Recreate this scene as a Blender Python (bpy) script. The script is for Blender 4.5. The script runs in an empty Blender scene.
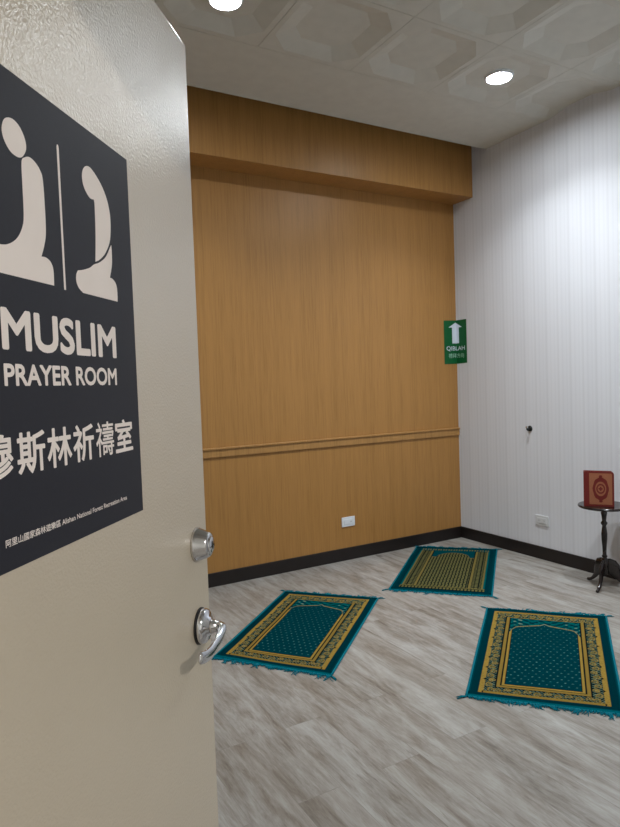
import bpy, bmesh, math, random
from mathutils import Vector, Matrix
random.seed(7)
S = bpy.context.scene
COL = S.collection
PI = math.pi

# ------------------------------------------------------------------ materials
def lin(c):
    return tuple(((x/255)/12.92 if x/255 <= .04045 else ((x/255+.055)/1.055)**2.4) for x in c)

class NT:
    """small node builder"""
    def __init__(self, name):
        self.m = bpy.data.materials.new(name); self.m.use_nodes = True
        self.t = self.m.node_tree; self.n = self.t.nodes
        self.b = self.n['Principled BSDF']
    def new(self, typ, **kw):
        x = self.n.new(typ)
        for k, v in kw.items(): setattr(x, k, v)
        return x
    def link(self, a, b): self.t.links.new(a, b)
    def coord(self, scale=(1,1,1), rot=(0,0,0), loc=(0,0,0), src='Object'):
        tc = self.new('ShaderNodeTexCoord'); mp = self.new('ShaderNodeMapping')
        mp.inputs['Scale'].default_value = scale; mp.inputs['Rotation'].default_value = rot
        mp.inputs['Location'].default_value = loc
        self.link(tc.outputs[src], mp.inputs['Vector']); return mp.outputs['Vector']
    def noise(self, vec, scale, detail=3, rough=.5, dist=0):
        x = self.new('ShaderNodeTexNoise'); x.inputs['Scale'].default_value = scale
        x.inputs['Detail'].default_value = detail; x.inputs['Roughness'].default_value = rough
        x.inputs['Distortion'].default_value = dist
        self.link(vec, x.inputs['Vector']); return x.outputs['Fac']
    def ramp(self, fac, stops):
        x = self.new('ShaderNodeValToRGB'); e = x.color_ramp.elements
        while len(e) < len(stops): e.new(.5)
        for el, (p, c) in zip(e, stops):
            el.position = p; el.color = (*c, 1)
        self.link(fac, x.inputs['Fac']); return x.outputs['Color']
    def mix(self, fac, a, b, mode='MIX'):
        x = self.new('ShaderNodeMix', data_type='RGBA', blend_type=mode)
        for sock, v in ((x.inputs[0], fac), (x.inputs[6], a), (x.inputs[7], b)):
            if hasattr(v, 'is_linked') or hasattr(v, 'links'): self.link(v, sock)
            elif isinstance(v, tuple): sock.default_value = (*v, 1)
            else: sock.default_value = v
        return x.outputs[2]
    def math(self, op, a, b=0.0):
        x = self.new('ShaderNodeMath', operation=op)
        for i, v in ((0, a), (1, b)):
            if isinstance(v, (int, float)): x.inputs[i].default_value = v
            else: self.link(v, x.inputs[i])
        return x.outputs[0]
    def sep(self, vec):
        x = self.new('ShaderNodeSeparateXYZ'); self.link(vec, x.inputs[0]); return x.outputs
    def bump(self, h, strength, dist=.001):
        x = self.new('ShaderNodeBump'); x.inputs['Strength'].default_value = strength
        x.inputs['Distance'].default_value = dist
        self.link(h, x.inputs['Height']); self.link(x.outputs[0], self.b.inputs['Normal'])
    def set(self, col=None, rough=.5, metal=0., spec=.5):
        if col is not None:
            if isinstance(col, tuple): self.b.inputs['Base Color'].default_value = (*col, 1)
            else: self.link(col, self.b.inputs['Base Color'])
        self.b.inputs['Roughness'].default_value = rough
        self.b.inputs['Metallic'].default_value = metal
        self.b.inputs['Specular IOR Level'].default_value = spec
        return self.m

def plain(name, rgb, rough=.5, metal=0., spec=.5, vary=.06, scale=30):
    """a plain coloured material with a faint procedural mottling"""
    t = NT(name); v = t.coord()
    n = t.noise(v, scale, 3)
    c = lin(rgb)
    lo = tuple(x*(1-vary) for x in c); hi = tuple(min(1, x*(1+vary)) for x in c)
    return t.set(t.ramp(n, [(.3, lo), (.7, hi)]), rough, metal, spec)

def veneer(name, base, rough=.42):
    t = NT(name); c = lin(base)
    a = t.noise(t.coord(scale=(1, 1, .03)), 90, 3, .6)
    b = t.noise(t.coord(scale=(1, 1, .012)), 16, 3, .55)
    d = t.noise(t.coord(scale=(1, 1, .02)), 320, 2, .5)
    f = t.math('ADD', t.math('MULTIPLY', a, .45), t.math('ADD', t.math('MULTIPLY', b, .3), t.math('MULTIPLY', d, .25)))
    col = t.ramp(f, [(.36, tuple(x*y for x, y in zip(c, (.80, .77, .72)))), (.5, c), (.66, tuple(x*1.12 for x in c))])
    t.bump(f, .04, .0006)
    return t.set(col, rough, 0, .4)

M = {}
M['wood'] = veneer('oak veneer', (170, 124, 68))
M['rail'] = veneer('oak rail', (172, 128, 74))
M['baseboard'] = plain('dark brown vinyl skirting', (25, 18, 17), .45, vary=.1)
M['paint'] = plain('white paint', (214, 214, 210), .8, spec=.2, vary=.02)
M['ceil'] = plain('ceiling board', (206, 205, 197), .75, spec=.25, vary=.03, scale=14)
M['ceildark'] = plain('void above the ceiling', (70, 64, 58), .9, spec=.1)
M['white_plastic'] = plain('white plastic', (226, 230, 236), .3, vary=.01)
M['ivory_plastic'] = plain('ivory plastic', (208, 210, 212), .35, vary=.01)
M['slot'] = plain('socket slots', (60, 62, 68), .5)
M['chrome'] = plain('satin steel', (206, 206, 208), .2, 1., vary=.02)
M['polished'] = plain('polished steel', (214, 216, 222), .1, 1., vary=.01)
M['gasket'] = plain('black gasket', (22, 20, 20), .6)
M['ink'] = plain('navy black poster print', (36, 37, 46), .5, spec=.28, vary=.05, scale=200)
M['letter'] = plain('pale printed lettering', (240, 231, 226), .55, spec=.3, vary=.01)
M['green'] = plain('green sign print', (0, 92, 46), .45, vary=.05, scale=60)
M['signwhite'] = plain('white sign print', (222, 228, 240), .5, vary=.01)
M['signpale'] = plain('pale green sign print', (165, 208, 186), .5, vary=.01)
M['darkwood'] = plain('black stained wood', (30, 21, 20), .18, spec=.6, vary=.2, scale=20)
M['red'] = plain('dark red leather', (112, 26, 22), .4, vary=.12, scale=120)
M['tan'] = plain('tan leather cover', (160, 100, 70), .45, vary=.1, scale=140)
M['page'] = plain('paper block', (206, 190, 160), .8, vary=.05)
M['teal'] = plain('teal yarn', (0, 106, 122), .9, spec=.15, vary=.3, scale=300)
M['hook'] = plain('dark hook metal', (66, 68, 68), .3, 1., vary=.1)

def wallpaper():
    t = NT('white striped wallpaper')
    y = t.sep(t.coord())[1]
    def stripe(period, width, phase=0.):
        f = t.math('FRACT', t.math('ADD', t.math('DIVIDE', y, period), phase))
        return t.math('LESS_THAN', f, width)
    wob = t.noise(t.coord(scale=(1, 1, .01)), 40, 3, .6)
    c = lin((222, 224, 230))
    col = t.mix(t.math('MULTIPLY', stripe(.036, .32), .05), c, (0.3, .3, .32))
    col = t.mix(t.math('MULTIPLY', stripe(.108, .16, .3), .09), col, (.36, .35, .36))
    col = t.mix(t.math('MULTIPLY', stripe(.216, .45, .7), .05), col, (.42, .44, .5))
    col = t.mix(t.math('MULTIPLY', wob, .14), col, (.5, .5, .54))
    return t.set(col, .62, 0, .3)
M['wallpaper'] = wallpaper()

def planks():
    t = NT('grey oak vinyl planks')
    # the planks run along the side wall (Y)
    v = t.coord(rot=(0, 0, PI/2))
    br = t.new('ShaderNodeTexBrick'); br.offset = .37; br.offset_frequency = 2
    for k, val in (('Scale', 1.), ('Mortar Size', .0012), ('Mortar Smooth', .3), ('Bias', 0.), ('Brick Width', 1.22), ('Row Height', .18)):
        br.inputs[k].default_value = val
    br.inputs['Color1'].default_value = (.0, .0, .0, 1); br.inputs['Color2'].default_value = (1, 1, 1, 1)
    br.inputs['Mortar'].default_value = (.5, .5, .5, 1)
    t.link(v, br.inputs['Vector'])
    pv = br.outputs['Color']
    add = t.new('ShaderNodeVectorMath', operation='ADD')
    sc = t.new('ShaderNodeVectorMath', operation='SCALE'); sc.inputs['Scale'].default_value = 3.7
    t.link(pv, sc.inputs[0])
    tc = t.coord(scale=(1, .17, 1))
    t.link(tc, add.inputs[0]); t.link(sc.outputs[0], add.inputs[1])
    g1 = t.noise(add.outputs[0], 10, 7, .66, .7)
    g2 = t.noise(add.outputs[0], 46, 5, .7, .4)
    tc2 = t.coord(scale=(1, .05, 1)); g3 = t.noise(tc2, 160, 3, .6)
    f = t.math('ADD', t.math('MULTIPLY', g1, .58), t.math('ADD', t.math('MULTIPLY', g2, .28), t.math('MULTIPLY', g3, .14)))
    col = t.ramp(f, [(.34, lin((84, 76, 68))), (.44, lin((130, 124, 116))), (.53, lin((156, 153, 148))), (.64, lin((178, 178, 175)))])
    warm = t.noise(add.outputs[0], 4, 2, .5)
    col = t.mix(t.math('MULTIPLY', t.math('SUBTRACT', warm, .35), .5), col, lin((146, 132, 118)))
    col = t.mix(t.math('MULTIPLY', t.sep(pv)[0], .10), col, lin((120, 110, 102)))
    # short dark checks along the grain
    ck = t.noise(t.coord(scale=(1, .13, 1), loc=(2, 5, 0)), 52, 4, .7, .4)
    ckr = t.ramp(ck, [(.60, (0, 0, 0)), (.72, (1, 1, 1))])
    col = t.mix(t.math('MULTIPLY', t.sep(ckr)[0], .5), col, lin((96, 86, 78)))
    # knots
    vo = t.new('ShaderNodeTexVoronoi'); vo.inputs['Scale'].default_value = 1.
    t.link(t.coord(scale=(2.1, .9, 1), loc=(.3, .12, 0)), vo.inputs['Vector'])
    kn = t.math('LESS_THAN', t.math('ADD', vo.outputs['Distance'], t.math('MULTIPLY', g2, .09)), .092)
    col = t.mix(t.math('MULTIPLY', kn, .6), col, lin((84, 74, 70)))
    col = t.mix(t.math('MULTIPLY', br.outputs['Fac'], .35), col, lin((96, 88, 82)))
    t.bump(f, .08, .0008)
    return t.set(col, .38, 0, .45)
M['floor'] = planks()

def doorpaint():
    t = NT('beige textured door paint')
    v = t.coord()
    n = t.noise(v, 240, 2, .5); n2 = t.noise(v, 5, 3)
    c = lin((196, 184, 164))
    t.bump(n, .5, .0016); b = t.b.inputs; b['Coat Weight'].default_value = 1.; b['Coat Roughness'].default_value = .22; b['Coat IOR'].default_value = 1.75
    t.link(t.n['Bump'].outputs[0], b['Coat Normal'])
    return t.set(t.ramp(n2, [(.3, tuple(x*.97 for x in c)), (.7, c)]), .4, 0, .4)
M['door'] = doorpaint()

def matpile():
    t = NT('woven rug pile')
    a = t.new('ShaderNodeVertexColor'); a.layer_name = 'weave'
    n = t.noise(t.coord(), 420, 2, .6)
    col = t.mix(t.math('MULTIPLY', n, .6), a.outputs['Color'], (0.001, .005, .006))
    t.bump(n, .5, .002)
    return t.set(col, .95, 0, 0.)
M['pile'] = matpile()

def glow(name, rgb, strength):
    t = NT(name)
    t.b.inputs['Emission Color'].default_value = (*rgb, 1); t.b.inputs['Emission Strength'].default_value = strength
    return t.set((.8, .8, .8), .5)
M['glow'] = glow('lit diffuser', (.91, .965, 1.), 270.)

M['softglow'] = glow('added corridor light glow', (1., .96, .9), 40.)  # glowing disc of the added corridor lamp

# ------------------------------------------------------------------ mesh helpers
def link(name, me, m=None, parent=None):
    o = bpy.data.objects.new(name, me); COL.objects.link(o)
    if m is not None and not me.materials: me.materials.append(m)
    if parent is not None: o.parent = parent
    return o
def obj(name, bm, m=None, parent=None, smooth=False):
    me = bpy.data.meshes.new(name); bm.normal_update(); bm.to_mesh(me); bm.free()
    if smooth:
        for p in me.polygons: p.use_smooth = True
    return link(name, me, m, parent)
def empty(name, loc, rotz=0):
    o = bpy.data.objects.new(name, None); COL.objects.link(o); o.location = loc; o.rotation_euler = (0, 0, rotz)
    o.empty_display_size = .05
    return o
def tag(o, label, cat, group=None):
    o['label'] = label; o['category'] = cat
    if group: o['group'] = group
    return o
def structure(o): o['kind'] = 'structure'; return o
def add_box(bm, lo, hi, bevel=0., seg=2):
    lo = Vector(lo); hi = Vector(hi); c = (lo+hi)/2; s = hi-lo
    r = bmesh.ops.create_cube(bm, size=1., matrix=Matrix.Translation(c) @ Matrix.Diagonal((*s, 1)))
    if bevel:
        es = list({e for v in r['verts'] for e in v.link_edges})
        bmesh.ops.bevel(bm, geom=es, offset=bevel, segments=seg, affect='EDGES', profile=.5)
def box(name, lo, hi, m, parent=None, bevel=0.):
    bm = bmesh.new(); add_box(bm, lo, hi, bevel); return obj(name, bm, m, parent)
def lathe(bm, prof, axis=Matrix.Identity(4), n=40):
    """prof: (radius, height) pairs, turned about local Z"""
    rings = []
    for r, h in prof:
        if r < 1e-6: rings.append([bm.verts.new(axis @ Vector((0, 0, h)))])
        else: rings.append([bm.verts.new(axis @ Vector((r*math.cos(2*PI*i/n), r*math.sin(2*PI*i/n), h))) for i in range(n)])
    for a, b in zip(rings, rings[1:]):
        for i in range(n):
            j = (i+1) % n
            f = [a[i % len(a)], a[j % len(a)], b[j % len(b)], b[i % len(b)]]
            f = list(dict.fromkeys(f))
            if len(f) > 2: bm.faces.new(f)
    bmesh.ops.recalc_face_normals(bm, faces=bm.faces)
def sweep(bm, pts, rad, n=10, up=Vector((0, 0, 1))):
    """tube along pts; rad gives (half height, half width) per point"""
    rings = []; pts = [Vector(p) for p in pts]
    for i, p in enumerate(pts):
        d = (pts[min(i+1, len(pts)-1)] - pts[max(i-1, 0)]).normalized()
        s = d.cross(up)
        if s.length < 1e-4: s = d.cross(Vector((1, 0, 0)))
        s.normalize(); u = s.cross(d)
        a, b = rad[i] if isinstance(rad[i], tuple) else (rad[i], rad[i])
        rings.append([bm.verts.new(p + u*a*math.cos(2*PI*k/n) + s*b*math.sin(2*PI*k/n)) for k in range(n)])
    for a, b in zip(rings, rings[1:]):
        for k in range(n): bm.faces.new((a[k], a[(k+1) % n], b[(k+1) % n], b[k]))
    bm.faces.new(rings[0][::-1]); bm.faces.new(rings[-1])
    bmesh.ops.recalc_face_normals(bm, faces=bm.faces)
def smooth_curve(pts, k=6, closed=True):
    """Catmull-Rom through pts"""
    out = []; n = len(pts); P = [Vector(p) for p in pts]
    for i in range(n if closed else n-1):
        g = lambda j: P[j % n] if closed else P[max(0, min(n-1, j))]
        a, b, c, d = g(i-1), g(i), g(i+1), g(i+2)
        for s in range(k):
            t = s/k
            out.append(.5*((2*b)+(c-a)*t+(2*a-5*b+4*c-d)*t*t+(3*b-a-3*c+d)*t**3))
    if not closed: out.append(P[-1])
    return out
def text_mesh(body, box2, bold=.0, keep=None):
    """flat outline of a word, fitted to (x0, x1, y0, y1); returns (verts2d, faces)"""
    cu = bpy.data.curves.new('lettering', 'FONT'); cu.body = body; cu.resolution_u = 4; cu.fill_mode = 'FRONT'
    o = bpy.data.objects.new('lettering', cu); COL.objects.link(o); bpy.context.view_layer.update()
    me = o.to_mesh()
    V = [(v.co.x, v.co.y) for v in me.vertices]; F = [tuple(p.vertices) for p in me.polygons]
    o.to_mesh_clear(); bpy.data.objects.remove(o); bpy.data.curves.remove(cu)
    x0, x1 = min(v[0] for v in V), max(v[0] for v in V); y0, y1 = min(v[1] for v in V), max(v[1] for v in V)
    a, b, c, d = box2; k = bold*(d-c)          # stroke weight added all round
    V = [(a+k+(x-x0)/(x1-x0)*(b-a-2*k), c+k+(y-y0)/(y1-y0)*(d-c-2*k)) for x, y in V]
    if not k: return V, F
    return join_flat([([(x+k*math.cos(t), y+k*math.sin(t), 9e-6*i) for x, y in V], F) for i, t in ((i, 2*PI*i/12) for i in range(12))] + [([(x, y, 1.1e-4) for x, y in V], F)])
def join_flat(parts):
    V, F = [], []
    for v, f in parts:
        k = len(V); V += v; F += [tuple(i+k for i in q) for q in f]
    return V, F
def poly_flat(pts): return [(p[0], p[1]) for p in pts], [tuple(range(len(pts)))]
def flat_obj(name, VF, place, m, parent):
    me = bpy.data.meshes.new(name); me.from_pydata([place(*v) for v in VF[0]], [], VF[1]); me.update()
    bm = bmesh.new(); bm.from_mesh(me); bmesh.ops.triangulate(bm, faces=[f for f in bm.faces if len(f.verts) > 4]); bm.to_mesh(me); bm.free()
    return link(name, me, m, parent)

# ------------------------------------------------------------------ the room  (corner of the wood wall and the striped wall is the origin)
XL, YF = -4.45, -3.89           # left wall, wall with the doorway
ZC = 3.407                      # ceiling
ZT = 3.80                       # slab above
CE = -.416                      # the ceiling stops here, leaving a slot before the boxed beam
structure(box('floor', (XL-.2, -7.2, -.12), (.2, .2, 0), M['floor']))
structure(box('wall_back', (XL-.2, 0, 0), (.2, .18, ZT), M['wood']))
structure(box('wall_right', (0, -7.2, 0), (.2, 0, ZT), M['wallpaper']))
structure(box('wall_left', (XL-.2, -7.2, 0), (XL, 0, ZT), M['paint']))
# wall with the doorway
HX, HY = -4.197, -3.895         # hinge
bm = bmesh.new()
add_box(bm, (XL, YF-.14, 0), (HX-.03, YF, ZT)); add_box(bm, (-3.24, YF-.14, 0), (0, YF, ZT)); add_box(bm, (HX-.03, YF-.14, 2.13), (-3.24, YF, ZT))
structure(obj('wall_front', bm, M['paint']))
bm = bmesh.new()
add_box(bm, (HX-.03, YF-.15, 0), (HX-.005, YF+.008, 2.13)); add_box(bm, (-3.265, YF-.15, 0), (-3.24, YF+.008, 2.13)); add_box(bm, (HX-.03, YF-.15, 2.10), (-3.24, YF+.008, 2.13))
structure(obj('trim_3', bm, M['door']))
# corridor outside
structure(box('wall_corridor', (XL-.2, -7.4, 0), (.2, -7.2, ZT), M['paint']))
structure(box('ceiling_corridor', (XL, -7.2, 2.75), (0, YF-.14, 2.85), M['paint']))
structure(box('ceiling_slab', (XL-.2, -7.2, ZT), (.2, .2, ZT+.1), M['ceildark']))

# boxed beam over the wood wall, chair rail, skirting
structure(box('trim_1', (XL, -.247, 3.049), (0, 0, ZT), M['wood'], bevel=.002))
bm = bmesh.new()
add_box(bm, (XL, -.013, .952), (0, 0, 1.012), .002); add_box(bm, (XL, -.022, 1.008), (0, 0, 1.022), .003)
structure(obj('trim_2', bm, M['rail']))
structure(box('baseboard_back', (XL, -.014, 0), (0, 0, .102), M['baseboard'], bevel=.003))
structure(box('baseboard_right', (-.014, YF, 0), (0, -.014, .102), M['baseboard'], bevel=.003))
structure(box('baseboard_left', (XL, YF, 0), (XL+.014, -.014, .102), M['baseboard'], bevel=.003))

# ceiling of square boards, each with a stepped octagon pressed up into it; the row along the slot is plain
def ceiling():
    bm = bmesh.new(); P = .633; x0, y0 = -.51, -1.016
    def quad(pts): bm.faces.new([bm.verts.new(p) for p in pts])
    add_box(bm, (XL, y0+.0015, ZC), (0, CE, ZC+.012), 0)
    add_box(bm, (XL, CE-.012, ZC-.004), (0, CE, ZC+.03), 0)      # edge angle along the slot
    def octa(c, h, cut, z):
        q = [(-h, -h+cut), (-h+cut, -h), (h-cut, -h), (h, -h+cut), (h, h-cut), (h-cut, h), (-h+cut, h), (-h, h-cut)]
        return [bm.verts.new((c[0]+a, c[1]+b, z)) for a, b in q]
    for j in range(0, 5):
        for i in range(-1, 8):
            cx = x0 - P*i - P/2; cy = y0 - P*j - P/2; e = P/2-.0012
            sq = [bm.verts.new((cx+a*e, cy+b*e, ZC)) for a, b in ((-1, -1), (1, -1), (1, 1), (-1, 1))]
            rings = [octa(c=(cx, cy), h=h, cut=ct, z=ZC+z) for h, ct, z in ((.282, .120, 0), (.277, .118, .002), (.190, .088, .034), (.185, .086, .036))]
            o = rings[0]
            for f in ((sq[0], sq[1], o[2], o[1]), (sq[1], sq[2], o[4], o[3]), (sq[2], sq[3], o[6], o[5]), (sq[3], sq[0], o[0], o[7])): bm.faces.new(f)
            for k, s in ((0, 0), (2, 1), (4, 2), (6, 3)): bm.faces.new((o[k], sq[s], o[k+1]))
            for a, b in zip(rings, rings[1:]):
                for k in range(8): bm.faces.new((a[k], a[(k+1) % 8], b[(k+1) % 8], b[k]))
            bm.faces.new(rings[-1])
            up = [bm.verts.new((v.co.x, v.co.y, ZC+.01)) for v in sq]
            for k in range(4): bm.faces.new((sq[k], up[k], up[(k+1) % 4], sq[(k+1) % 4]))
    add_box(bm, (XL, YF, ZC+.06), (0, CE-.02, ZC+.07))
    # trim what would run through the walls
    for co, no in (((-.0005, 0, 0), (1, 0, 0)), ((XL+.0005, 0, 0), (-1, 0, 0)), ((0, YF+.0005, 0), (0, -1, 0))):
        bmesh.ops.bisect_plane(bm, geom=bm.verts[:]+bm.edges[:]+bm.faces[:], plane_co=co, plane_no=no, clear_outer=True)
    bmesh.ops.recalc_face_normals(bm, faces=bm.faces)
    return structure(obj('ceiling', bm, M['ceil']))
ceiling()

# ------------------------------------------------------------------ downlights
LAMP_W = 17.
def downlight(x, y, label):
    r = empty('ceiling_downlight', (x, y, ZC+.030)); tag(r, label, 'light', 'round ceiling downlights')
    bm = bmesh.new(); lathe(bm, [(.077, .004), (.078, -.010), (.081, -.0125), (.088, -.011), (.0925, -.003), (.0925, .05), (.077, .05), (.077, .004)], n=56)
    obj('trim_ring', bm, M['white_plastic'], r, True)
    bm = bmesh.new(); lathe(bm, [(.0, .001), (.05, .001), (.0768, .003), (.0768, .02), (0, .02)], n=56)
    d = obj('diffuser', bm, M['glow'], r, True)
    L = bpy.data.lights.new('downlight', 'AREA'); L.shape = 'DISK'; L.size = .146; L.energy = LAMP_W; L.color = (.90, .96, 1.); L.spread = math.radians(118)
    lo = bpy.data.objects.new('lamp', L); COL.objects.link(lo); lo.parent = d; lo.location = (0, 0, -.002)
    return r
downlight(-.808, -1.328, 'round lit ceiling downlight near the striped white wall, first row from boxed beam')
downlight(-2.72, -1.30, 'round lit ceiling downlight above the top of the open door, cut by the frame')
downlight(-.80, -2.55, 'round lit ceiling downlight near the striped wall, second row from the boxed beam')
# unseen lamp added in the corridor to brighten the door face
def added_corridor_lamp(x, y, w, label):
    r = empty('added_corridor_light', (x, y, 2.75)); tag(r, label, 'light')
    bm = bmesh.new(); lathe(bm, [(.092, 0), (.092, -.008), (.115, -.008), (.118, 0)], n=40); obj('trim_ring', bm, M['polished'], r, True)
    bm = bmesh.new(); lathe(bm, [(0, -.005), (.092, -.005), (.092, 0)], n=40); d = obj('diffuser', bm, M['softglow'], r, True)
    L = bpy.data.lights.new('added corridor light', 'AREA'); L.shape = 'DISK'; L.size = .17; L.energy = w; L.color = (1., .97, .93)
    lo = bpy.data.objects.new('lamp', L); COL.objects.link(lo); lo.parent = d; lo.location = (0, 0, -.01)
added_corridor_lamp(-2.7, -6.0, 76., 'round light added out of view in the corridor ceiling to brighten the door')

# ------------------------------------------------------------------ the door
DE = Vector((-3.6235, -3.2010, 0)); DD = Vector((.6374, .7705, 0)); DN = Vector((.7705, -.6374, 0))   # free edge, along the leaf, out of its face
door = empty('door_1', DE, math.atan2(DD.y, DD.x)); structure(door)
# local frame of the door: x along the leaf to its free edge, y = away from the face, z up
def dl(u, v, h=0.): return (u, -h, v)
leaf = box('door_leaf', (-.915, 0, .008), (0, .044, 2.08), M['door'], door, bevel=.0025)
for p in leaf.data.polygons: p.use_smooth = False
# axis out of the face
def out_axis(u, v): return Matrix.Translation((u, 0, v)) @ Matrix.Rotation(PI/2, 4, 'X')
bm = bmesh.new(); lathe(bm, [(0, 0), (.0305, 0), (.0305, .004), (.029, .007), (.0225, .0235), (.021, .026), (.018, .027), (0, .027)], out_axis(-.056, 1.1725), 44)
lock = obj('deadbolt', bm, M['chrome'], door, True)
bm = bmesh.new(); lathe(bm, [(.0145, .027), (.0145, .0292), (.013, .030), (0, .030)], out_axis(-.056, 1.1725), 36)
obj('cylinder_plug', bm, M['polished'], lock, True)
bm = bmesh.new(); add_box(bm, (-.0575, -.0307, 1.1665), (-.0545, -.0299, 1.1785)); obj('keyhole', bm, M['gasket'], lock)
for o in [lock]:
    pass
ros = None
bm = bmesh.new(); lathe(bm, [(0, 0), (.0325, 0), (.0325, .003), (.0305, .003)], out_axis(-.056, 1.0235), 44)
lev = obj('lever_handle', bm, M['gasket'], door, True)
bm = bmesh.new(); lathe(bm, [(.0, .003), (.031, .003), (.0315, .008), (.030, .0125), (.0265, .0155), (.0165, .017), (.0155, .021), (0, .021)], out_axis(-.056, 1.0235), 44)
obj('rose', bm, M['polished'], lev, True)
bm = bmesh.new(); lathe(bm, [(0, .018), (.0125, .018), (.0125, .026), (.0105, .028), (.0100, .037), (0, .037)], out_axis(-.056, 1.0235), 32)
obj('neck', bm, M['chrome'], lev, True)
bm = bmesh.new()
pts = smooth_curve([(-.056, -.028, 1.0235), (-.0568, -.036, 1.0235), (-.062, -.0425, 1.0225), (-.076, -.0455, 1.018), (-.10, -.0465, 1.012), (-.13, -.0465, 1.0095), (-.158, -.0455, 1.013), (-.178, -.043, 1.019)], 5, False)
n = len(pts); rad = []
for i in range(n):
    f = i/(n-1); w = .0098 if f < .35 else .0098+.0012*math.sin((f-.35)/.65*PI)
    th = .0098 - .0052*min(1, max(0, (f-.25)/.35))
    if i == n-1: w, th = .005, .002
    elif i == n-2: w, th = .0085, .0036
    rad.append((w, th))
sweep(bm, pts, rad, 14); obj('lever', bm, M['polished'], lev, True)
bm = bmesh.new()
for z in (.25, 1.05, 1.85): lathe(bm, [(0, z-.05), (.008, z-.05), (.008, z+.05), (0, z+.05)], Matrix.Translation((-.921, .006, 0)), 14)
obj('hinge_knuckles', bm, M['chrome'], door, True)

# poster on the door
PU0, PU1, PV0, PV1 = -.616, -.2655, 1.2778, 1.7822
poster = empty('door_poster', DE + DD*((PU0+PU1)/2) + DN*.0002 + Vector((0, 0, PV0)), math.atan2(DD.y, DD.x))
tag(poster, 'large black poster with white praying figures and lettering stuck on the beige door', 'sign')
PC = (PU0+PU1)/2
def on_poster(h): return lambda u, v, d=0.: (u-PC, -h-d, v-PV0)
box('sheet', (PU0-PC, -.0004, 0), (PU1-PC, 0, PV1-PV0), M['ink'], poster)
head = [(-.533,1.7316),(-.5232,1.734),(-.5127,1.7307),(-.5047,1.7214),(-.5033,1.7109),(-.5101,1.7008),(-.5191,1.6973),(-.5305,1.6992),(-.5392,1.7071),(-.5421,1.7164),(-.5392,1.7259)]
def path(*runs):
    """runs of points, each smoothed on its own, so corners between runs stay sharp"""
    out = []
    for r in runs: out += smooth_curve(r, 6, False)
    res = []
    for p in out:
        if not res or (p-res[-1]).length > 1e-5: res.append(p)
    return res
body = path([(-.5132,1.6759),(-.5123,1.6953),(-.5065,1.7012),(-.498,1.7044),(-.4879,1.7023),(-.4798,1.6965),(-.4757,1.6877),(-.4745,1.6587),(-.4753,1.6295),(-.4800,1.6140),(-.486,1.6018)],
            [(-.486,1.6018),(-.4775,1.6024),(-.4687,1.599),(-.4643,1.5907),(-.4645,1.5735)],
            [(-.4645,1.5735),(-.566,1.5722)], [(-.566,1.5722),(-.577,1.5760),(-.5800,1.5860),(-.576,1.5960),(-.566,1.6008),(-.5533,1.6006),(-.5408,1.6038),(-.5275,1.6121),(-.5176,1.6253),(-.5137,1.6400),(-.5132,1.6759)])
lady = path([(-.3691,1.6182),(-.3652,1.6552),(-.3641,1.6893),(-.3652,1.6975)], [(-.3652,1.6975),(-.3751,1.6969),(-.3853,1.7031),(-.3907,1.7112),(-.3916,1.7206),(-.3877,1.7291),(-.3797,1.735),(-.3693,1.7358),(-.3541,1.7294),(-.3393,1.7186),(-.3287,1.7043),(-.3235,1.6864),(-.3247,1.6648),(-.3299,1.6495),(-.3429,1.6335),(-.3578,1.623),(-.3691,1.6182)])
lap = path([(-.4123,1.5998),(-.400,1.6026),(-.3837,1.6081),(-.3733,1.6140),(-.3581,1.6196),(-.3411,1.6301),(-.3271,1.6464),(-.3245,1.6490)],
           [(-.3245,1.6490),(-.3239,1.6400),(-.3254,1.6222),(-.3325,1.6040)], [(-.3325,1.6040),(-.3258,1.6036),(-.3170,1.5990),(-.3137,1.5901),(-.3140,1.5745)],
           [(-.3140,1.5745),(-.4026,1.5740)], [(-.4026,1.5740),(-.4125,1.579),(-.4172,1.5863),(-.4164,1.5943),(-.4123,1.5998)])
flat_obj('pictogram', join_flat([poly_flat(smooth_curve(head, 5)), poly_flat(body)]), on_poster(.0007), M['letter'], poster)
flat_obj('pictogram', join_flat([poly_flat(lady), poly_flat(lap)]), on_poster(.0007), M['letter'], poster)
flat_obj('divider_line', poly_flat([(-.4405,1.572),(-.4445,1.572),(-.4450,1.735),(-.4438,1.738),(-.4418,1.738),(-.4405,1.735)]), on_poster(.0007), M['letter'], poster)
flat_obj('lettering', text_mesh('MUSLIM', (-.5600, -.3245, 1.4965, 1.5395), .045), on_poster(.0007), M['letter'], poster)
flat_obj('lettering', text_mesh('PRAYER ROOM', (-.5597, -.3272, 1.4605, 1.4835), .042), on_poster(.0007), M['letter'], poster)
chars = [('穆', -.5985, -.5495), ('斯', -.5435, -.4950), ('林', -.4915, -.4425), ('祈', -.4395, -.3920), ('禱', -.3870, -.3405), ('室', -.3365, -.2855)]
flat_obj('lettering', join_flat([text_mesh(c, (a-.003, b-.003, 1.3690, 1.4135), .010 if c == '禱' else .022) for c, a, b in chars]), on_poster(.0007), M['letter'], poster)
flat_obj('lettering', text_mesh('阿里山國家森林遊樂區 Alishan National Forest Recreation Area', (-.5715, -.3150, 1.3020, 1.3100), .012), on_poster(.0007), M['letter'], poster)

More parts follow.
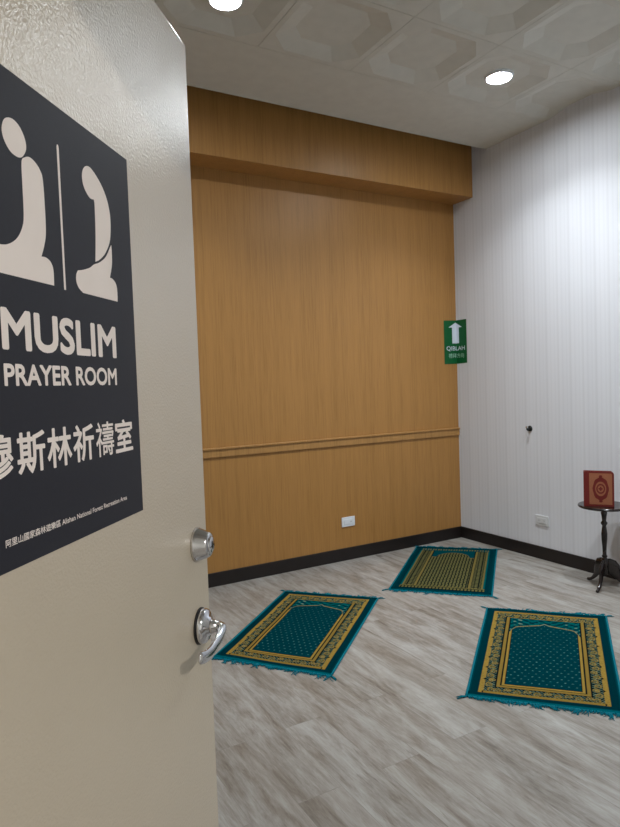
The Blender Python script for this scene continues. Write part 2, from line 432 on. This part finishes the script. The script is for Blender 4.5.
# ------------------------------------------------------------------ direction sign folded into the corner
sign = empty('direction_sign', (0, 0, 1.61)); tag(sign, 'green direction sign with white arrow folded into the corner of wood and white walls', 'sign')
def corner(h0):
    def f(s, v, d=0.):
        h = h0+d
        return (s-h, -h, v-1.61) if s < -1e-9 else ((-h, -s-h, v-1.61) if s > 1e-9 else (-h, -h, v-1.61))
    return f
def split(VF):
    """cut a flat outline along the fold s = 0"""
    bm = bmesh.new()
    vs = [bm.verts.new((v[0], v[1], v[2] if len(v) > 2 else 0)) for v in VF[0]]
    for f in VF[1]:
        try: bm.faces.new([vs[i] for i in f])
        except ValueError: pass
    bmesh.ops.triangulate(bm, faces=bm.faces)
    bmesh.ops.bisect_plane(bm, geom=bm.verts[:]+bm.edges[:]+bm.faces[:], plane_co=(0, 0, 0), plane_no=(1, 0, 0))
    bm.verts.index_update()
    for v in bm.verts:
        if abs(v.co.x) < 1e-6: v.co.x = 0
    r = [(v.co.x, v.co.y, v.co.z) for v in bm.verts], [tuple(v.index for v in f.verts) for f in bm.faces]
    bm.free(); return r
bm = bmesh.new(); f = corner(.0015); g = corner(.0003)
ss = [(-.149, 1.606, 2.000), (0, 1.608, 2.004), (.131, 1.612, 2.004)]
A = [[bm.verts.new(k(s, z)) for s, z0, z1 in ss for z in (z0, z1)] for k in (f, g)]
for L in A:
    for i in (0, 2): bm.faces.new((L[i], L[i+2], L[i+3], L[i+1]))
ring = [0, 2, 4, 5, 3, 1]
for a, b in zip(ring, ring[1:]+ring[:1]): bm.faces.new((A[0][a], A[0][b], A[1][b], A[1][a]))
bmesh.ops.recalc_face_normals(bm, faces=bm.faces); obj('sheet', bm, M['green'], sign)
flat_obj('arrow', split(poly_flat([(-.009,1.984),(-.093,1.938),(-.051,1.938),(-.051,1.794),(.033,1.794),(.033,1.938),(.075,1.938)])), corner(.0024), M['signwhite'], sign)
flat_obj('lettering', split(text_mesh('QIBLAH', (-.121, .105, 1.722, 1.768), .008)), corner(.0024), M['signwhite'], sign)
flat_obj('lettering', split(text_mesh('禮拜方向', (-.098, .092, 1.660, 1.703), .0)), corner(.0024), M['signpale'], sign)

# ------------------------------------------------------------------ sockets and hook
def socket_plate(name, loc, rotz, label, mat, kind):
    r = empty(name, loc, rotz); tag(r, label, 'outlet')
    w, h = .064, .040      # local: x along the wall, -y out of it
    bm = bmesh.new(); add_box(bm, (-w, -.008, -h), (w, 0, h), .003, 2); obj('cover_plate', bm, mat, r)
    bm = bmesh.new(); add_box(bm, (-.044, -.011, -.021), (.044, -.006, .021), .0015, 2); ins = obj('socket_insert', bm, mat, r)
    for cx in ((.022,) if kind == 1 else (-.022, .022)):
        for s in (-.0055, .0055): box('slot', (cx+s-.001, -.0116, -.005), (cx+s+.001, -.0109, .005), M['slot'], ins)
    return r
socket_plate('wall_socket', (-1.2465, 0, .318), 0, 'bright white wall socket low on the wood panelled wall', M['white_plastic'], 1)
socket_plate('wall_socket', (0, -.929, .313), -PI/2, 'pale grey wall socket low on the white striped wall', M['ivory_plastic'], 2)

hook = empty('wall_hook', (0, -.823, 1.045)); tag(hook, 'small dark metal hook on the white striped wall', 'hook')
AX = Matrix.Rotation(-PI/2, 4, 'Y')
bm = bmesh.new(); lathe(bm, [(0, 0), (.024, 0), (.024, .004), (.019, .009), (0, .009)], AX, 30); obj('mounting_plate', bm, M['hook'], hook, True)
bm = bmesh.new(); sweep(bm, smooth_curve([(-.004, 0, 0), (-.014, 0, -.006), (-.024, 0, -.010), (-.033, 0, -.004), (-.035, 0, .010)], 5, False), [.0075]*21, 12); obj('hook_arm', bm, M['hook'], hook, True)
bm = bmesh.new(); bmesh.ops.create_uvsphere(bm, u_segments=16, v_segments=10, radius=.0115, matrix=Matrix.Translation((-.035, 0, .013))); obj('knob', bm, M['chrome'], hook, True)

# ------------------------------------------------------------------ pedestal table and book
TZ = .570
tb = empty('pedestal_table', (-.206, -1.62, 0)); tag(tb, 'small round black pedestal table on three curved legs by the striped wall', 'table')
bm = bmesh.new(); lathe(bm, [(0, TZ-.02), (.150, TZ-.02), (.160, TZ-.017), (.166, TZ-.011), (.166, TZ-.006), (.161, TZ), (.15, TZ), (0, TZ)], n=64)
obj('tabletop', bm, M['darkwood'], tb, False)
bm = bmesh.new(); lathe(bm, [(0, .085), (.020, .088), (.024, .10), (.024, .185), (.019, .197), (.013, .203), (.019, .214), (.0125, .225), (.0135, .27), (.0185, .33), (.0195, .37), (.015, .41), (.0125, .425), (.021, .437), (.0215, .447), (.013, .458), (.0165, .49), (.021, .515), (.016, .524), (.026, .535), (.038, .549), (0, .5505)], n=30)
obj('column', bm, M['darkwood'], tb, True)
for a in (math.atan2(-.05, -.154), math.atan2(.157, .036), math.atan2(-.107, .118)):
    c, s = math.cos(a), math.sin(a)
    prof = [(.012, .140, .056), (.030, .142, .056), (.046, .138, .052), (.060, .124, .044), (.072, .100, .034), (.080, .076, .024), (.094, .053, .016), (.112, .034, .0115), (.134, .018, .010), (.152, .0115, .0105), (.163, .0105, .0105), (.170, .0105, .006)]
    bm = bmesh.new(); sweep(bm, [(r*c, r*s, z) for r, z, h in prof], [(h, min(.0115, h)) for r, z, h in prof], 12); obj('leg', bm, M['darkwood'], tb, True)

# the book stands upright, its cover towards the door
vw = Vector((.817, .577, 0)); sd = Vector((.577, -.817, 0))
bc = Vector((-.206, -1.62, TZ)) + sd*(-.030) - vw*.070
bk = empty('hardcover_book', bc, math.atan2(sd.y, sd.x)+.03); tag(bk, 'thick red and tan hardcover book standing upright on the small black table', 'book')
bw, bh, bt = .094, .236, .055      # half width, height, thickness; local x along the cover, y = away from the viewer
cov = [(-bw, 0), (bw, 0), (bw, bh-.016), (bw-.016, bh-.002), (-bw, bh)]
def slab(bm, pts, y0, y1):
    a = [bm.verts.new((x, y0, z)) for x, z in pts]; b = [bm.verts.new((x, y1, z)) for x, z in pts]
    bm.faces.new(a); bm.faces.new(b[::-1])
    for i in range(len(a)): bm.faces.new((a[i], b[i], b[(i+1) % len(a)], a[(i+1) % len(a)]))
    bmesh.ops.recalc_face_normals(bm, faces=bm.faces)
bm = bmesh.new(); slab(bm, cov, 0, .004); slab(bm, cov, bt-.004, bt)
add_box(bm, (-bw, .003, 0), (-bw+.006, bt-.003, bh), .001)
cv = obj('cover', bm, M['red'], bk)
bm = bmesh.new(); add_box(bm, (-bw+.006, .004, .004), (bw-.006, bt-.004, bh-.02)); obj('page_block', bm, M['page'], bk)
fp = lambda h: (lambda x, z: (x, -h, z))
flat_obj('cover_panel', poly_flat([(-.058,.012),(.082,.012),(.082,bh-.020),(.076,bh-.012),(-.058,bh-.012)]), fp(.0006), M['tan'], cv)
def ell(cx, cz, a, b, n=40, lob=0, amp=0):
    return [(cx+a*(1+amp*math.cos(lob*t))*math.cos(t), cz+b*(1+amp*math.cos(lob*t))*math.sin(t)) for t in (2*PI*i/n for i in range(n))]
def ringf(o, i):
    n = len(o); return o+i, [(k, (k+1) % n, n+(k+1) % n, n+k) for k in range(n)]
mc, mz = .012, .119
V = [ringf(ell(mc, mz, .049, .079, 48, 8, .03), ell(mc, mz, .034, .049, 48)), ringf(ell(mc, mz, .027, .034, 40), ell(mc, mz, .019, .024, 40)),
     poly_flat(ell(mc, mz, .011, .012, 20, 4, .3)), poly_flat(ell(mc, mz+.084, .011, .009, 20)), poly_flat(ell(mc, mz-.084, .011, .009, 20))]
flat_obj('medallion', join_flat(V), fp(.0012), M['red'], cv)

# ------------------------------------------------------------------ prayer mats
C = {k: lin(v) for k, v in dict(teal=(0, 68, 76), deep=(0, 50, 58), field=(0, 58, 66), dark=(8, 24, 26), gold=(150, 122, 56), gold2=(168, 138, 64), olive=(102, 104, 66), light=(116, 142, 124), dot=(104, 160, 156), leaf=(0, 88, 90), rim=(0, 98, 110), brown=(96, 62, 30)).items()}  # rim: brighter teal, painting the light on the nap along mat edges
def mixc(a, b, f): return tuple(x*(1-f)+y*f for x, y in zip(a, b))
def scroll(l, w):
    """a running vine between w = -1 and 1"""
    ph = 2*PI*l/.092
    vine = abs(w - .42*math.sin(ph))
    k = math.floor(l/.046+.5); lc = (l - k*.046)/.023; sgn = 1 if k % 2 else -1
    r = math.hypot(lc*1.05, (w + sgn*.25)*1.15); th = math.atan2(w+sgn*.25, lc)
    if r < .28: return C['gold2'] if k % 4 == 0 else C['olive']
    if abs(r-.62+.12*math.sin(3*th)) < .15: return C['gold']
    if vine < .15: return C['olive']
    if abs(math.sin(ph*2.5+w*4)) > .93: return C['light']
    return C['dark']
def hsh(i, j): return (math.sin(i*127.1+j*311.7)*43758.5453) % 1
def mat_arch(s, t, W, L):
    e = min(s, W-s); x = abs(s-W/2)
    if t < .050: return C['rim'] if t < .016 else mixc(C['rim'], C['deep'], min(1, (t-.016)/.012))
    if t > L-.045: return C['deep']
    if e < .050: return mixc(C['rim'], C['deep'], min(1, e/.014))
    q = e-.050; b = t-.050; tp = L-.045-t
    m = min(q, b)
    # outer gold stripe with dark tree shapes biting into it
    if q < .026:
        l = (t/.125) % 1; bite = .026 - .013*max(0, 1-abs(l-.5)/.12)
        return (C['gold2'] if hsh(int(s*250), int(t*250)) > .25 else C['gold']) if q < bite else C['dark']
    if b < .022 or tp < .026: return C['gold']
    # arabesque band
    if q < .074 or b < .066:
        if q < .074 and (b > .03): return scroll(t, (q-.050)/.024)
        return scroll(s, (b-.044)/.022)
    if tp < .088: return scroll(s, (tp-.057)/.031)
    if q < .079 or b < .071: return C['dark']
    if tp < .096: return C['gold']
    if q < .098: return C['gold'] if (q < .083 or q > .086) else C['olive']
    if b < .087: return C['gold']
    if q < .103 or b < .092: return C['dark']
    hw = W/2-.050-.103
    # niche: straight sides, rounded shoulders, low pointed head
    z = tp-.096; y = x/hw
    zr = .085 + .062*y**1.1 + .085*max(0, (y-.74)/.26)**2.4
    if y < .12: zr -= .016*(1-y/.12)
    d = z-zr
    if d < -.012:
        a = math.sin(2*PI*(s/.075)) * math.cos(2*PI*(z/.055)) + .6*math.sin(2*PI*(x+z)/.05)
        if y > .6 and a > .8: return C['light']
        return C['leaf'] if a > -.2 else C['deep']
    if d < 0: return mixc(C['gold'], C['light'], .3 if y > .14 else .7)
    gx = hw-x
    if gx < .012 or b < .103: return C['gold2']
    if gx < .017 or b < .108: return C['dark']
    p = .034; iy = math.floor(t/p); o = .5 if iy % 2 else 0; ix = math.floor((s-W/2)/p+o+.5)
    fx = (s-W/2)/p + o - ix; fy = (t/p) % 1 - .5
    h = hsh(ix, iy)
    if math.hypot(fx, fy) < .10 + .06*h: return mixc(C['dot'], C['field'], min(.9, .1 + .6*h + .45*min(1, max(0, (t-.25)/L))))
    return C['field']
def mat_dome(s, t, W, L):
    e = min(s, W-s); x = abs(s-W/2); tp = L-t
    if t < .06: return C['teal'] if t < .03 else C['deep']
    if tp < .045: return C['deep']
    if e < .055: return mixc(C['teal'], C['deep'], min(1, e/.03))  # lit nap at the sides painted as lighter teal
    g = mixc(C['gold'], C['olive'], .85)
    q = e-.055
    cell = (t/.030) % 1; row = math.floor(t/.030)
    if tp < .11:
        return g if (s/.022) % 1 < .55 and .06 < tp < .098 else C['teal']
    if t < .125:
        if t > .113: return mixc(C['gold'], C['olive'], .65)
        return g if (s/.024) % 1 < .6 and t < .105 and t > .07 else C['dark']
    if q < .012: return C['leaf']
    if q < .022: return mixc(C['gold'], C['olive'], .65)
    if q < .095:
        st = (q-.022)/.073
        if .25 < st < .75:
            return g if (math.hypot(cell-.5, ((st-.25)/.5-.5)*1.0) < .36) else C['dark']
        return g if (cell < .6) ^ (st < .13 or st > .87) else C['dark']
    if q < .112: return mixc(C['gold'], C['olive'], .5)
    if q < .120: return C['dark']
    hw = W/2-.055-.120; y = x/hw
    top = L-.13
    zr = .16 - .125*math.sqrt(max(0, 1-(y/.78)**2)) if y < .78 else .17
    z = top-t
    if z < zr: return C['teal'] if z < zr-.012 else g
    fx = (s/.024) % 1; fy = (t/.036) % 1
    if fx < .28: return C['dark']
    if .3 < fy < .62: return C['dark'] if (row % 2) ^ (fx > .62) else g
    return g
def lerp4(P, a, b):
    # P: near-left, near-right, far-right, far-left
    p = (1-a)*(1-b)*P[0] + a*(1-b)*P[1] + a*b*P[2] + (1-a)*b*P[3]
    return p
def prayer_mat(corners, fn, label, seed):
    rnd = random.Random(seed)
    P = [Vector((*c, 0)) for c in corners]
    c0 = sum(P, Vector())/4; P = [p-c0 for p in P]
    r = empty('prayer_mat', (c0.x, c0.y, 0)); tag(r, label, 'rug', 'teal prayer mats on the floor')
    W, L = .69, 1.14
    nx, ny = 172, 280
    def height(a, b): 
        return .0065 + .0016*math.sin(a*7+seed)*math.sin(b*5+seed*2) + .0012*math.sin(b*17+a*4+seed)
    V, F, K = [], [], []
    for j in range(ny+1):
        for i in range(nx+1):
            a, b = i/nx, j/ny
            p = lerp4(P, a, b); wv = .004*math.sin(b*9+seed)*(1 if a < .01 or a > .99 else 0)
            V.append((p.x+wv, p.y+wv, height(a, b)))
            K.append((*fn(a*W, b*L, W, L), 1))
    for j in range(ny):
        for i in range(nx):
            k = j*(nx+1)+i; F.append((k, k+1, k+nx+2, k+nx+1))
    # skirt down to the floor
    rim = [i for i in range(nx+1)] + [j*(nx+1)+nx for j in range(1, ny+1)] + [ny*(nx+1)+i for i in range(nx-1, -1, -1)] + [j*(nx+1) for j in range(ny-1, 0, -1)]
    n0 = len(V)
    for k in rim: V.append((V[k][0], V[k][1], 0.0005)); K.append((*C['rim'], 1))
    for k in range(len(rim)):
        k2 = (k+1) % len(rim); F.append((rim[k2], rim[k], n0+k, n0+k2))
    me = bpy.data.meshes.new('woven_pile'); me.from_pydata(V, [], F); me.update()
    at = me.color_attributes.new('weave', 'FLOAT_COLOR', 'POINT')
    at.data.foreach_set('color', [x for c in K for x in c])
    for p in me.polygons: p.use_smooth = True
    link('woven_pile', me, M['pile'], r)
    # bound side edges
    for a in (0, 1):
        bm = bmesh.new(); pts = [lerp4(P, a, b/40) + Vector((.004*math.sin(b/40*9+seed), .004*math.sin(b/40*9+seed), .005)) for b in range(41)]
        sweep(bm, pts, [.0055]*41, 8); obj('edge_binding', bm, M['teal'], r, True)
    # knotted fringe at both ends, far too many strands to count
    for b in (0, 1):
        bm = bmesh.new(); out = (lerp4(P, .5, b) - lerp4(P, .5, .5)).normalized(); al = (P[1]-P[0]).normalized()
        def strand(a, ln, lean, rr):
            base = lerp4(P, a, b) + Vector((0, 0, .005)); d = (out + al*lean).normalized(); bend = al*rnd.uniform(-.6, .6)
            pts = smooth_curve([base-out*.004, base+d*ln*.4+Vector((0, 0, rnd.uniform(-.001, .003))), base+d*ln*.75+bend*ln*.3-Vector((0, 0, .001)), base+d*ln+bend*ln*.8-Vector((0, 0, .0028))], 2, False)
            n = len(pts)
            sweep(bm, pts, [rr*(1-.55*(i/(n-1))**2) for i in range(n)], 5)
        for k in range(130): strand((k+rnd.random())/130, rnd.uniform(.008, .020), rnd.gauss(0, .5), rnd.uniform(.002, .0032))
        for k in range(17):        # tangled longer bunches with gaps between them
            a0 = (k+rnd.random())/17; ln = rnd.uniform(.02, .05); lean = rnd.gauss(0, .7)
            for q in range(rnd.randint(3, 8)): strand(min(1, max(0, a0+rnd.gauss(0, .010))), ln*rnd.uniform(.7, 1.15), lean+rnd.gauss(0, .18), rnd.uniform(.0018, .0028))
        for (ca, sgn) in ((0, -1), (1, 1)):      # corner tassel
            base = lerp4(P, ca, b) + Vector((0, 0, .005))
            for q in range(6):
                d = (out*rnd.uniform(.2, .9) + al*sgn*rnd.uniform(.6, 1.1)).normalized(); ln = rnd.uniform(.03, .055)
                sweep(bm, [base-d*.006, base+d*ln*.5+Vector((0, 0, .001)), base+d*ln-Vector((0, 0, .0028))], [.0032, .0028, .0012], 5)
        o = obj('fringe', bm, M['teal'], r, True); o['kind'] = 'stuff'
    return r
prayer_mat([(-2.881, -1.158), (-2.470, -1.699), (-1.617, -.917), (-2.066, -.420)], mat_arch, 'dark teal prayer mat with gold bordered niche, nearest the door and its lever', 1)
prayer_mat([(-1.446, -.813), (-.977, -1.326), (-.083, -.517), (-.555, -.033)], mat_dome, 'teal prayer mat woven with an olive gold dome, lying in the far corner', 2)
prayer_mat([(-2.059, -2.213), (-1.617, -2.701), (-.691, -1.966), (-1.166, -1.466)], mat_arch, 'teal prayer mat with gold border and dotted niche, in front of the black table', 3)

# ------------------------------------------------------------------ world, camera
w = bpy.data.worlds.new('World'); S.world = w; w.use_nodes = True
w.node_tree.nodes['Background'].inputs['Color'].default_value = (.02, .02, .02, 1); w.node_tree.nodes['Background'].inputs['Strength'].default_value = 1.
cam = bpy.data.cameras.new('camera'); co = bpy.data.objects.new('camera', cam); COL.objects.link(co)
R = Vector((.8683617, -.4946675, -.0353841)); U = Vector((.0524041, .0205750, .9984139)); Fw = Vector((.4931549, .8688387, -.0437891))
mw = Matrix(((R.x, U.x, -Fw.x, -4.02234), (R.y, U.y, -Fw.y, -4.31588), (R.z, U.z, -Fw.z, 1.45), (0, 0, 0, 1)))
co.matrix_world = mw
cam.sensor_fit = 'VERTICAL'; cam.sensor_height = 24; cam.lens = 622.7756/827*24; cam.clip_start = .02
S.camera = co
S.view_settings.view_transform = 'Standard'; S.view_settings.look = 'None'; S.view_settings.gamma = 1.; S.view_settings.use_curve_mapping = False
S.view_settings.exposure = -.18
